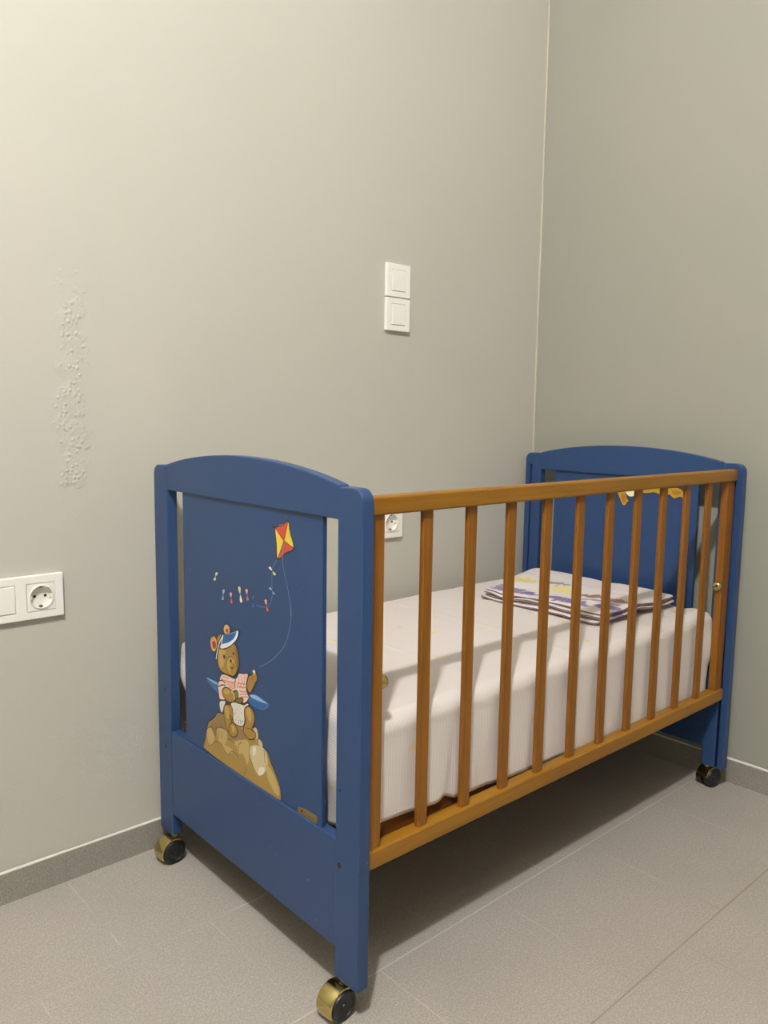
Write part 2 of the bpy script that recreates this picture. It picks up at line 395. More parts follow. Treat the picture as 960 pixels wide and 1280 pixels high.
# ------------------------------------------------------------------ geometry helpers
def new(name, bm, mat, parent=None, smooth=False, loc=None, recalc=True):
    if recalc: bmesh.ops.recalc_face_normals(bm, faces=bm.faces)
    me = bpy.data.meshes.new(name); bm.to_mesh(me); bm.free()
    for m in (mat if isinstance(mat, list) else [mat]): me.materials.append(m)
    if smooth:
        for p in me.polygons: p.use_smooth = True
    o = bpy.data.objects.new(name, me); COL.objects.link(o)
    if parent: o.parent = parent
    if loc: o.location = loc
    return o
def weighted(o, ang=40):
    for p in o.data.polygons: p.use_smooth = True
    o.data.set_sharp_from_angle(angle=math.radians(ang)); return o
def bevel(o, w, seg=2, ang=35):
    m = o.modifiers.new('bevel', 'BEVEL'); m.width = w; m.segments = seg; m.limit_method = 'ANGLE'; m.angle_limit = math.radians(ang)
    m.harden_normals = True
    for p in o.data.polygons: p.use_smooth = True
    return o
def box(bm, x0, x1, y0, y1, z0, z1):
    v = [bm.verts.new((x, y, z)) for x in (x0, x1) for y in (y0, y1) for z in (z0, z1)]
    for f in ((0,1,3,2),(4,6,7,5),(0,4,5,1),(2,3,7,6),(0,2,6,4),(1,5,7,3)): bm.faces.new([v[i] for i in f])
def cb(bm, u0, u1, v0, v1, z0, z1): box(bm, u0, u1, -v1, -v0, z0, z1)      # crib axes: u along, v across to the open side
def prism(bm, prof, a0, a1, fn):
    A = [bm.verts.new(fn(p, a0)) for p in prof]; B = [bm.verts.new(fn(p, a1)) for p in prof]
    bm.faces.new(A); bm.faces.new(B[::-1]); n = len(prof)
    for i in range(n): bm.faces.new((A[i], A[(i+1) % n], B[(i+1) % n], B[i]))
def lathe(bm, prof, axis_fn, n=32, close=True):
    """prof: (r, h) list; axis_fn(x, y, h) -> Vector"""
    rings = []
    for r, h in prof:
        if r < 1e-6: rings.append([bm.verts.new(axis_fn(0, 0, h))])
        else: rings.append([bm.verts.new(axis_fn(r*math.cos(2*PI*i/n), r*math.sin(2*PI*i/n), h)) for i in range(n)])
    for a, b in zip(rings, rings[1:]):
        for i in range(n):
            j = (i+1) % n
            if len(a) == 1 and len(b) == 1: continue
            if len(a) == 1: bm.faces.new((a[0], b[i], b[j]))
            elif len(b) == 1: bm.faces.new((a[i], b[0], a[j]))
            else: bm.faces.new((a[i], b[i], b[j], a[j]))
def rounded(x0, x1, y0, y1, r, n=6):
    """closed rounded rectangle, r = (bl, br, tr, tl) or number"""
    r = (r,)*4 if isinstance(r, (int, float)) else r
    out = []
    for cx, cy, q, a in ((x0, y0, r[0], PI), (x1, y0, r[1], 1.5*PI), (x1, y1, r[2], 0), (x0, y1, r[3], PI/2)):
        sx = 1 if cx == x0 else -1; sy = 1 if cy == y0 else -1
        if q == 0: out.append((cx, cy)); continue
        for i in range(n+1):
            t = a+PI/2*i/n; out.append((cx+sx*q+q*math.cos(t), cy+sy*q+q*math.sin(t)))
    return out
def empty(name, loc, rz=0):
    o = bpy.data.objects.new(name, None); COL.objects.link(o); o.location = loc; o.rotation_euler = (0, 0, rz); o.empty_display_size = .1
    return o
def tag(o, label, cat, group=None):
    o['label'] = label; o['category'] = cat
    if group: o['group'] = group
    return o
def struct(o): o['kind'] = 'structure'; return o
def dup(o, parent=None, loc=None):
    c = o.copy(); COL.objects.link(c)
    if parent: c.parent = parent
    if loc is not None: c.location = loc
    for ch in [x for x in list(bpy.data.objects) if x.parent == o]: dup(ch, c)
    return c

# ------------------------------------------------------------------ room
RX0, RY0, RH = -4.2, -3.4, 3.0
def slab(name, x0, x1, y0, y1, z0, z1, m):
    bm = bmesh.new(); box(bm, x0, x1, y0, y1, z0, z1); return struct(new(name, bm, m))
slab('floor', RX0-.1, .1, RY0-.1, .1, -.1, 0, M['floor'])
slab('ceiling', RX0-.1, .1, RY0-.1, .1, RH, RH+.1, M['ceil'])
slab('wall_back', RX0-.1, .1, 0, .1, 0, RH, M['wall'])
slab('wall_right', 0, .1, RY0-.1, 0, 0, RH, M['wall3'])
slab('wall_left', RX0-.1, RX0, RY0, 0, 0, RH, M['wall3'])  # unseen left and front walls toned down too, to bounce less light
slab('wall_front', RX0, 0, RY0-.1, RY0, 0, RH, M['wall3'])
BB, BT = .0595, .0095
def skirting(name, along, joints, end):
    bm = bmesh.new()
    for a, b in zip(joints, joints[1:]):
        lo, hi = min(a, b)+.0002, max(a, b)-.0002
        if along == 'x': box(bm, lo, hi, -BT, 0, 0, BB)
        else: box(bm, -BT, 0, lo, hi, 0, BB)
    o = struct(new(name, bm, M['base'])); return o
j = [0.0]; x = -.2465
while x > RX0: j.append(x); x -= .2972
skirting('baseboard_back', 'x', j+[RX0], 0)
skirting('baseboard_right', 'y', [-BT, -.35, -.652, -.95, -1.25, -1.55, -1.85, -2.15, -2.45, -2.75, -3.05, RY0], 0)
def bead(name, pts, r, mat):
    """wobbly line of filler: half-round strip"""
    bm = bmesh.new(); rings = []
    for i, p in enumerate(pts):
        d = (pts[min(i+1, len(pts)-1)]-pts[max(i-1, 0)]).normalized()
        a = d.cross(Vector((.3, .7, .2))).normalized(); b = d.cross(a)
        rr = r*(1+.4*noise.noise(p*9))
        rings.append([bm.verts.new(p+a*rr*math.cos(t*PI/4)+b*rr*math.sin(t*PI/4)) for t in range(8)])
    for a, b in zip(rings, rings[1:]):
        for i in range(8): bm.faces.new((a[i], a[(i+1) % 8], b[(i+1) % 8], b[i]))
    bm.faces.new(rings[0][::-1]); bm.faces.new(rings[-1])
    return struct(new(name, bm, mat, smooth=True))
M['corner'] = plain('corner_filler', lin(196, 190, 172), .75)
bead('trim_1', [Vector((-.0015+.0028*noise.noise(Vector((0, 0, z*3.1)))+.001*noise.noise(Vector((0, 5, z*11))), -.0012, z)) for z in [BB+i*(RH-BB)/90 for i in range(91)]], .0028, M['corner'])
bead('trim_2', [Vector((RX0+i*(0-RX0)/140, -.0062, BB+.0008+.0009*noise.noise(Vector((i*.7, 0, 0))))) for i in range(141)], .0028, M['caulk'])
bead('trim_3', [Vector((-.0058, RY0+i*(-BT-RY0)/120, BB+.0008+.0007*noise.noise(Vector((i*.7, 3, 0))))) for i in range(121)], .0030, M['caulk'])

# ------------------------------------------------------------------ switches and sockets (root on the wall, local x right, z up, -y out)
def w3(p, y): return Vector((p[0], -y, p[1]))
def plate(name, x0, x1, z0, z1, wins, root, t=.0095):
    """frame with windows: built from strips round square openings, bevelled"""
    bm = bmesh.new()
    xs = sorted({x0, x1, *[w[0] for w in wins], *[w[1] for w in wins]}); zs = sorted({z0, z1, *[w[2] for w in wins], *[w[3] for w in wins]})
    V = {}
    def vv(x, z, y):
        if (x, z, y) not in V: V[(x, z, y)] = bm.verts.new((x, -y, z))
        return V[(x, z, y)]
    full = {}
    for i in range(len(xs)-1):
        for q in range(len(zs)-1):
            cx, cz = (xs[i]+xs[i+1])/2, (zs[q]+zs[q+1])/2
            full[i, q] = not any(w[0] < cx < w[1] and w[2] < cz < w[3] for w in wins)
    for (i, q), f in full.items():
        if not f: continue
        a, b, c, d = xs[i], xs[i+1], zs[q], zs[q+1]
        bm.faces.new((vv(a,c,t), vv(b,c,t), vv(b,d,t), vv(a,d,t))); bm.faces.new((vv(a,c,0), vv(a,d,0), vv(b,d,0), vv(b,c,0)))
        for di, dq, e in ((-1,0,((a,c),(a,d))), (1,0,((b,d),(b,c))), (0,-1,((b,c),(a,c))), (0,1,((a,d),(b,d)))):
            if not full.get((i+di, q+dq), False):
                (ax, az), (bx, bz) = e; bm.faces.new((vv(ax,az,t), vv(bx,bz,t), vv(bx,bz,0), vv(ax,az,0)))
    o = new(name, bm, M['plastic'], root); bevel(o, .0022, 3); return o
def rocker(x0, x1, z0, z1, root, tilt=.0012):
    bm = bmesh.new()
    prof = [(.002, z0), (.0105, z0), (.0105+tilt, (z0+z1)/2), (.0112, z1), (.002, z1)]
    prism(bm, prof, x0, x1, lambda p, a: Vector((a, -p[0], p[1])))
    o = new('rocker', bm, M['plastic'], root); bevel(o, .0012, 2, 20); return o
def socket_insert(cx, cz, root, h=.0255):
    n = 48; R = .0205; bm = bmesh.new()
    def sq(i, s):
        t = 2*PI*i/n; c, q = math.cos(t), math.sin(t); k = s/max(abs(c), abs(q)); return cx+c*k, cz+q*k
    def ci(i, r): t = 2*PI*i/n; return cx+r*math.cos(t), cz+r*math.sin(t)
    loops = [[sq(i, h) for i in range(n)], [sq(i, h) for i in range(n)], [ci(i, R+.0022) for i in range(n)], [ci(i, R+.0012) for i in range(n)], [ci(i, R) for i in range(n)], [ci(i, R-.0006) for i in range(n)]]
    ys = [.002, .0103, .0103, .0125, .0125, .0010]
    rings = [[bm.verts.new((p[0], -y, p[1])) for p in l] for l, y in zip(loops, ys)]
    for a, b in zip(rings, rings[1:]):
        for i in range(n): bm.faces.new((a[i], a[(i+1) % n], b[(i+1) % n], b[i]))
    bm.faces.new(rings[-1])
    o = new('socket_insert', bm, M['plastic_in'], root); weighted(o, 50)
    for s in (-1, 1):
        b2 = bmesh.new(); lathe(b2, [(0, .0), (.0027, 0), (.0027, .0006), (0, .0006)], lambda x, y, hh: Vector((cx+s*.0095+x, -.0009-hh, cz+y)), 16)
        new('pin_hole', b2, M['hole'], o)
        b3 = bmesh.new(); box(b3, cx-.0028, cx+.0028, -.0085, -.0005, cz+s*.0182-.0014, cz+s*.0182+.0014)
        c3 = new('earth_clip', b3, M['clip'], o); bevel(c3, .0006, 2)
        b4 = bmesh.new(); box(b4, cx+s*.0182-.0018, cx+s*.0182+.0018, -.0098, -.0005, cz-.0035, cz+.0035)
        c4 = new('guide_rib', b4, M['plastic_in'], o); bevel(c4, .0006, 2)
    return o
SW = .0818
SG = 'light switches on the back wall'
for zc, lb in ((1.2861-SW/2, 'upper of the two white square light switches above the crib'), (1.2861-SW*1.5-.0008, 'lower of the two white square light switches above the crib')):
    r = tag(empty('light_switch', (-.6169+SW/2, 0, zc)), lb, 'switch', SG); a = SW/2-.0004
    plate('frame', -a, a, -a, a, [(-.0225, .0225, -.0255, .0255)], r)
    rocker(-.0219, .0219, -.0249, .0249, r)
r = tag(empty('wall_outlet', (-1.4215, 0, .5719)), 'white double wall plate with a rocker switch and round socket, left of crib', 'outlet')
plate('frame', -.153, 0, -SW/2, SW/2, [(-.0665, -.0155, -.0255, .0255), (-.1375, -.0865, -.0255, .0255)], r)
rocker(-.1368, -.0872, -.0249, .0249, r); socket_insert(-.041, 0, r, .0252)
r = tag(empty('wall_socket', (-.5478-SW/2, 0, .5998+SW/2)), 'white single wall socket partly hidden behind the crib side rail', 'socket')
plate('frame', -SW/2, SW/2, -SW/2, SW/2, [(-.0255, .0255, -.0255, .0255)], r); socket_insert(0, 0, r, .0252)

# ------------------------------------------------------------------ crib
L, W, H, T, PW, ZP = 1.1923, .6422, .8113, .0215, .0558, .0547
TH = math.radians(-.2974)
crib = tag(empty('crib', (-1.2453, -.0265, 0), TH), 'blue wooden baby crib on brass casters with a honey wood barred side', 'crib')

def make_post(far, front):
    """one upright: rounded outer top corner, slide groove cut in the inside face"""
    v0, v1 = (W-PW, W) if front else (0, PW)
    r = (0.004, .004, .02, .003) if front else (.004, .004, .003, .02)
    uo, ui = (L, L-T) if far else (0, T)
    g = .0105                                              # groove depth
    ug = ui+g if far else ui-g
    g0, g1 = (W-.0225, W-.0165) if front else (.0165, .0225)
    bm = bmesh.new()
    pr = rounded(v0, v1, ZP, H, r, 7)
    A = [bm.verts.new((uo, -p[0], p[1])) for p in pr]; B = [bm.verts.new((ug, -p[0], p[1])) for p in pr]
    n = len(pr); bm.faces.new(A)
    for i in range(n): bm.faces.new((A[i], A[(i+1) % n], B[(i+1) % n], B[i]))
    bm.faces.new(B[::-1])
    o = new('post', bm, M['blue'], crib)
    bm = bmesh.new(); bm.from_mesh(o.data)
    # inner layer with a slot
    zt = H-.034
    def strip(poly):
        C_ = [bm.verts.new((ug, -p[0], p[1])) for p in poly]; D_ = [bm.verts.new((ui, -p[0], p[1])) for p in poly]
        bm.faces.new(C_); bm.faces.new(D_[::-1]); m = len(poly)
        for i in range(m): bm.faces.new((C_[i], C_[(i+1) % m], D_[(i+1) % m], D_[i]))
    # one outline: outer contour, with the slot opening out at the foot of the post
    lo, hi = min(g0, g1), max(g0, g1)
    poly = []
    for p in pr: poly.append(p)
    # insert slot after the bottom-left corner run (profile runs bl, br, tr, tl; bottom edge lies between bl and br)
    k = 8 if r[0] else 1
    poly = poly[:k]+[(lo, ZP), (lo, zt), (hi, zt), (hi, ZP)]+poly[k:]
    strip(poly)
    bmesh.ops.remove_doubles(bm, verts=bm.verts, dist=1e-6)
    bmesh.ops.recalc_face_normals(bm, faces=bm.faces)
    bm.to_mesh(o.data); bm.free()
    bevel(o, .0022, 3, 50)
    # peg hole and bolt in the outside face
    vc = W-.046 if front else .031
    s = 1 if far else -1
    for nm, z, rr, m in (('peg_hole', .359, .0021, M['hole']), ('bolt', .240, .0042, M['steel'])):
        b = bmesh.new(); lathe(b, [(0, -.001), (rr, -.001), (rr, .0002), (rr*.72, .0005), (rr*.5, .0001), (0, .0001)], lambda x, y, h: Vector((uo+s*h, -vc+x, z+y)), 20)
        new(nm, b, m, o)
    return o
for far in (0, 1):
    for front in (0, 1): make_post(far, front)

def arch(v): return .8135+.0285*max(0, 1-((v-W/2)/(W/2-PW))**2)**.92
for far in (0, 1):
    f = (lambda u: L-u) if far else (lambda u: u)
    n = 40; v0, v1 = PW-.001, W-PW+.001
    prof = [(v0, .7639), (v1, .7639)]+[(v1+(v0-v1)*i/n, arch(v1+(v0-v1)*i/n)) for i in range(n+1)]
    bm = bmesh.new(); prism(bm, prof, f(.0008), f(T-.001), lambda p, a: Vector((a, -p[0], p[1])))
    bevel(new('top_rail', bm, M['blue'], crib), .0022, 3, 40)
    bm = bmesh.new(); u = sorted((f(.0010), f(T-.001))); cb(bm, *u, v0, v1, .1015, .2776)
    bevel(new('bottom_board', bm, M['blue'], crib), .0022, 3)
    bm = bmesh.new(); u = sorted((f(.0050), f(.0130))); cb(bm, *u, *((.1000, .5310) if far else (.1085, .5455)), .2760, .7655)
    pn = bevel(new('panel', bm, M['blue'], crib), .0012, 2)
    if far: panel_far = pn
    else: panel_near = pn

# painted pictures on the panels: thin layered paint
def cat(ps, closed, n=5):
    if len(ps) < 3: return ps
    out = []; N = len(ps)
    rng = range(N) if closed else range(N-1)
    for i in rng:
        g = lambda q: ps[q % N] if closed else ps[max(0, min(N-1, q))]
        p0, p1, p2, p3 = g(i-1), g(i), g(i+1), g(i+2)
        for s in range(n):
            t = s/n
            out.append(tuple(.5*(2*p1[d]+(p2[d]-p0[d])*t+(2*p0[d]-5*p1[d]+4*p2[d]-p3[d])*t*t+(3*p1[d]-p0[d]-3*p2[d]+p3[d])*t**3) for d in (0, 1)))
    if not closed: out.append(ps[-1])
    return out
def picture(name, items, parent, u0, sgn, label=None, lay0=0):
    mats = []; verts = []; faces = []; mi = []
    def put(poly2, tris, m, lay):
        mm = artm(m)
        if mm not in mats: mats.append(mm)
        k = len(verts); u = u0+sgn*(.00005+lay*.000005)
        verts.extend((u, -p[0], p[1]) for p in poly2)
        for t in tris: faces.append([k+i for i in t]); mi.append(mats.index(mm))
    def ribbon(ps, w, m, lay, closed):
        N = len(ps); L_, R_ = [], []
        for i in range(N):
            a = ps[(i-1) % N] if closed else ps[max(0, i-1)]; b = ps[(i+1) % N] if closed else ps[min(N-1, i+1)]
            dx, dy = b[0]-a[0], b[1]-a[1]; l = math.hypot(dx, dy) or 1; nx, ny = -dy/l*w/2, dx/l*w/2
            L_.append((ps[i][0]+nx, ps[i][1]+ny)); R_.append((ps[i][0]-nx, ps[i][1]-ny))
        q = [(i, (i+1) % N, N+(i+1) % N, N+i) for i in range(N if closed else N-1)]
        put(L_+R_, q, m, lay)
    for lay, (kind, m, c, w) in enumerate(items, lay0):
        ps = [(c[i]*1e-5, c[i+1]*1e-5) for i in range(0, len(c), 2)]
        if kind == 'l': ribbon(cat(ps, False), w*1e-3, m, lay*2+1, False); continue
        pp = cat(ps, True) if kind in 'fo' else ps
        tri = tessellate_polygon([[Vector((p[0], p[1], 0)) for p in pp]])
        put(pp, tri, m, lay*2)
        if kind in 'oq': ribbon(pp, w*1e-3*1.55, 'ink' if m in ('rock', 'mustard') or name in ('painted_kite', 'painted_bow') else 'brownink', lay*2+1, True)
    me = bpy.data.meshes.new(name); me.from_pydata(verts, [], faces)
    for m in mats: me.materials.append(m)
    for p, i in zip(me.polygons, mi): p.material_index = i
    bm = bmesh.new(); bm.from_mesh(me)
    for f in bm.faces:
        f.normal_update()
        if f.normal.x*sgn < 0: f.normal_flip()
    bm.to_mesh(me); bm.free()
    o = bpy.data.objects.new(name, me); COL.objects.link(o); o.parent = parent
    if label: o['label'] = label
    return o
picture('painted_kite', ART['kite'], panel_near, .0050, -1, 'painted red and yellow kite on a thin string')
for k_ in sorted(k for k in ART if k.startswith('bow')): picture('painted_bow', ART[k_], panel_near, .0050, -1, None, 30)
picture('painted_bear', ART['bear'], panel_near, .0050, -1, 'painted teddy bear in a blue visor sitting on a rock')
picture('painted_ribbon', ART['ribbon'], panel_far, L-.0130, -1, 'painted yellow ribbon shapes')
# small metal maker's plate with a stamped emblem and wording
pl = ART['plate']; ps = [(pl[0][2][i]*1e-5, pl[0][2][i+1]*1e-5) for i in range(0, len(pl[0][2]), 2)]
bm = bmesh.new(); prism(bm, ps, .0051, .0044, lambda p, a: Vector((a, -p[0], p[1])))
plate_o = bevel(new('maker_plate', bm, plain('worn_brass_plate', lin(146, 122, 74), .42, .55), panel_near), .0002, 1)
plate_o['label'] = 'small brass plate'
st = picture('stamp', pl[1:], panel_near, .0044, -1)
bm = bmesh.new(); bm.from_mesh(plate_o.data); k0 = len(plate_o.data.materials)
for m_ in st.data.materials: plate_o.data.materials.append(m_)
nf = len(bm.faces); bm.from_mesh(st.data); bm.faces.ensure_lookup_table()
for f_ in bm.faces[nf:]: f_.material_index += k0
bm.to_mesh(plate_o.data); bm.free(); bpy.data.objects.remove(st)

# open barred side
def beam(name, u0, u1, v0, v1, z0, z1, m, bv=.003, seg=3):
    bm = bmesh.new(); cb(bm, u0, u1, v0, v1, z0, z1)
    return bevel(new(name, bm, m, crib), bv, seg)
VR = .6302
beam('upper_rail', T+.0004, L-T-.0004, VR-.024, VR, .7707, .7985, M['wood_u'], .004)
beam('lower_rail', T+.0004, L-T-.0004, VR-.026, VR, .2329, .2625, M['wood_u'], .0035)
VB = .6233
def upright(name, u0, w, v0, v1):
    bm = bmesh.new(); cb(bm, -w/2, w/2, v0, v1, .2600, .7730)
    return bevel(new(name, bm, M['wood_z'], crib, loc=(u0+w/2, 0, 0)), .0028, 3)
sN = upright('stile', T+.0008, .0352, .6075, VB+.002)
sF = dup(sN, crib, (L-T-.0008-.0325/2-.001, 0, 0))
BW = .0218
b0 = upright('bar', .1592-BW, BW, VB-.0095, VB)
for i in range(1, 10): dup(b0, crib, (.1592-BW/2+.10055*i, 0, 0))
def knob(u, s, z):
    bm = bmesh.new()
    lathe(bm, [(0, -.002), (.0100, -.002), (.0112, .001), (.0114, .006), (.0104, .0102), (.0075, .0126), (0, .0134)], lambda x, y, h: Vector((u+s*h, -.6155+x, z+y)), 28)
    o = weighted(new('knob', bm, M['brass'], crib), 45); o['label'] = 'brass barrel knob'
    b = bmesh.new(); box(b, min(u+s*.0126, u+s*.0137), max(u+s*.0126, u+s*.0137), -.6155-.0042, -.6155+.0042, z-.0011, z+.0011)
    new('slot', b, M['hole'], o)
knob(.0575, 1, .5175); knob(1.1378, -1, .5200)

# mattress base
bm = bmesh.new()
cb(bm, .044, L-.044, .5755, .5950, .2345, .2790); cb(bm, .044, L-.044, .024, .043, .2345, .2790)
cb(bm, .044, .064, .043, .5755, .2345, .2790); cb(bm, L-.064, L-.044, .043, .5755, .2345, .2790)
bevel(new('base_frame', bm, M['wood_dark'], crib), .0015, 2)
beam('base_board', .064, L-.064, .043, .5755, .262, .274, M['wood_dark'], .001, 1)

# casters
def caster(u, v, ang, du):
    """u, v = stem; wheel axle roughly across the crib, wheels trail by du"""
    R = Matrix.Rotation(ang, 3, 'Z'); base = Vector((u, -v, 0)); c = Vector((du, 0, .0235))
    P = lambda x, y, z: base+R @ (c+Vector((x, y, z)))
    bm = bmesh.new(); lathe(bm, [(0, .026), (.0045, .026), (.0045, .050), (.0085, .0515), (.0085, .0552), (0, .0552)], lambda x, y, h: base+Vector((x, y, h)), 20)
    root = weighted(new('caster', bm, M['brass'], crib), 40)
    # hood: brass shell over the crown of the wheels
    bm = bmesh.new(); n = 26; a0, a1 = math.radians(-18 if du < 0 else -200), math.radians(200 if du < 0 else 18)
    rings = []
    for i in range(n+1):
        t = PI-(a0+(a1-a0)*i/n) if du < 0 else (a0+(a1-a0)*i/n)
        t = math.radians(205)-math.radians(195)*i/n if du < 0 else math.radians(-25)+math.radians(195)*i/n
        rings.append([bm.verts.new(P(r*math.cos(t), y, r*math.sin(t))) for r, y in ((.0250, .0166), (.0270, .0160), (.0278, .0140), (.0278, -.0140), (.0270, -.0160), (.0250, -.0166), (.0242, -.015), (.0242, .015))])
    for a, b in zip(rings, rings[1:]):
        for i in range(8): bm.faces.new((a[i], a[(i+1) % 8], b[(i+1) % 8], b[i]))
    bm.faces.new(rings[0]); bm.faces.new(rings[-1][::-1])
    hd = weighted(new('hood', bm, M['brass'], root), 45)
    for s in (-1, 1):
        bm = bmesh.new()
        lathe(bm, [(0, .003), (.0220, .003), (.0235, .005), (.0235, .0180), (.0224, .0196), (.0168, .0200), (.0162, .0190), (.0060, .0190), (.0055, .0204), (0, .0208)], lambda x, y, h: P(x, s*h, y), 40)
        weighted(new('wheel', bm, M['black'], root), 35)
    return root
caster(.0110, W-.044, math.radians(4), -.0165)
caster(.0110, .0440, math.radians(2), -.0120)
caster(L-.0110, W-.044, math.radians(-14), .006)
caster(L-.0110, .0440, math.radians(20), -.014)

# ------------------------------------------------------------------ mattress and bedding (placed with the crib's frame of reference)
RT = Matrix.Rotation(TH, 4, 'Z')
def place(o, u=0, v=0, z=0):
    p = RT @ Vector((u, -v, 0)); o.location = (crib.location.x+p.x, crib.location.y+p.y, z); o.rotation_euler = (0, 0, TH); return o
def perim(u0, u1, v0, v1, r, n_side=(150, 80), nc=12):
    """rounded rectangle counter-clockwise in (u,v): list of (u, v, nu, nv, side)"""
    out = []
    def seg(a, b, n, nrm, side):
        for i in range(n): t = i/n; out.append((a[0]+(b[0]-a[0])*t, a[1]+(b[1]-a[1])*t, nrm[0], nrm[1], side))
    def arc(cx, cy, a, side):
        for i in range(nc): t = a+PI/2*i/nc; out.append((cx+r*math.cos(t), cy+r*math.sin(t), math.cos(t), math.sin(t), side))
    seg((u0+r, v0), (u1-r, v0), n_side[0], (0, -1), 'back'); arc(u1-r, v0+r, -PI/2, 'far')
    seg((u1, v0+r), (u1, v1-r), n_side[1], (1, 0), 'far'); arc(u1-r, v1-r, 0, 'front')
    seg((u1-r, v1), (u0+r, v1), n_side[0], (0, 1), 'front'); arc(u0+r, v1-r, PI/2, 'near')
    seg((u0, v1-r), (u0, v0+r), n_side[1], (-1, 0), 'near'); arc(u0+r, v0+r, PI, 'back')
    return out
def sst(a, b, x): t = max(0, min(1, (x-a)/(b-a))); return t*t*(3-2*t)

# mattress
bm = bmesh.new(); U0, U1, V0, V1 = .045, 1.128, .024, .588
pr = [(p[0], p[1]) for p in perim(U0, U1, V0, V1, .05, (12, 8), 8)]
n = len(pr); rings = []
for z, ins in ((.281, .012), (.284, .004), (.292, 0), (.425, 0), (.434, .004), (.437, .014)):
    cx, cy = (U0+U1)/2, (V0+V1)/2
    rings.append([bm.verts.new((cx+(p[0]-cx)*(1-ins*2/(U1-U0)), -(cy+(p[1]-cy)*(1-ins*2/(V1-V0))), z)) for p in pr])
for a, b in zip(rings, rings[1:]):
    for i in range(n): bm.faces.new((a[i], a[(i+1) % n], b[(i+1) % n], b[i]))
bm.faces.new(rings[0]); bm.faces.new(rings[-1][::-1])
mat_o = weighted(new('mattress', bm, M['mattress']), 40); place(mat_o)
tag(mat_o, 'thin crib mattress hidden beneath the pale striped sheet', 'mattress')

# sheet: top, rounded edge and hanging skirt in one cloth
U0, U1, V0, V1, ZT = .034, 1.158, .012, .6045, .4525
pr = perim(U0, U1, V0, V1, .020)
N = len(pr); ER = .026
def top_z(u, v):
    z = ZT+.004*math.sin(PI*sst(0, 1, (u-U0)/(U1-U0)))*math.sin(PI*max(0, min(1, (v-V0)/(V1-V0))))
    z += .0035*noise.noise(Vector((u*4.5, v*4.5, 1)))+.0016*noise.noise(Vector((u*13, v*13, 4)))
    # shallow creases left from folding
    for cv, am in ((.22, .0022), (.40, .002)): z += am*math.exp(-((v-cv-.01*math.sin(u*5))/.006)**2)
    for cu, am in ((.33, .0016), (.60, .0018), (.86, .0016)): z += am*math.exp(-((u-cu)/.005)**2)
    # puckers near the far end
    s = sst(.90, 1.08, u); z += s*.004*math.sin(v*70+u*22)*sst(.38, .56, v)
    return z
bm = bmesh.new(); uvl = bm.loops.layers.uv.new('UVMap'); UV = {}
rings = []
mu0, mu1, mv = U0+.29, U1-.29, (V0+V1)/2
for k in range(15):
    f = k/14; ring = []
    for (u, v, nu, nv, sd) in pr:
        iu, iv = u-nu*ER, v-nv*ER
        cu, cv = min(max(iu, mu0), mu1), mv
        x, y = cu+(iu-cu)*f, cv+(iv-cv)*f
        q = bm.verts.new((x, -y, top_z(x, y))); UV[q] = (x, y); ring.append(q)
    rings.append(ring)
def hem_drop(i):
    u, v, nu, nv, sd = pr[i]
    d_front = ZT-(.283-.009*sst(.08, .28, u)-.037*sst(.05, 1.05, u))-.008*math.exp(-((u-.222)/.013)**2)
    d_near = ZT-.262; d_far = ZT-.30; d_back = ZT-.33
    wf, wb, wn, wr = max(0, nv)**2, max(0, -nv)**2, max(0, -nu)**2, max(0, nu)**2
    d = (wf*d_front+wb*d_back+wn*d_near+wr*d_far)/(wf+wb+wn+wr)
    if sd in ('near', 'back') and u < .2:            # the near corner by the wall is only just turned over the edge
        c = math.exp(-((v-.02)/.07)**2)*(1-sst(.06, .16, u)); d = d*(1-c)+(ZT-.384)*c
    if u > 1.06 and v > .5: 
        c = (1-sst(.58, .600, v))*sst(1.12, 1.14, u); d = d*(1-c)+.165*c
    return d
for k in range(1, 7):
    a = k/6*PI/2; ring = []
    for (u, v, nu, nv, sd) in pr:
        off = ER*math.sin(a)-ER; x, y = u+nu*off, v+nv*off
        z0 = top_z(u-nu*ER, v-nv*ER)
        q = bm.verts.new((x, -y, z0-ER*(1-math.cos(a)))); UV[q] = (u-nu*ER+nu*ER*a, v-nv*ER+nv*ER*a); ring.append(q)
    rings.append(ring)
NS = 20
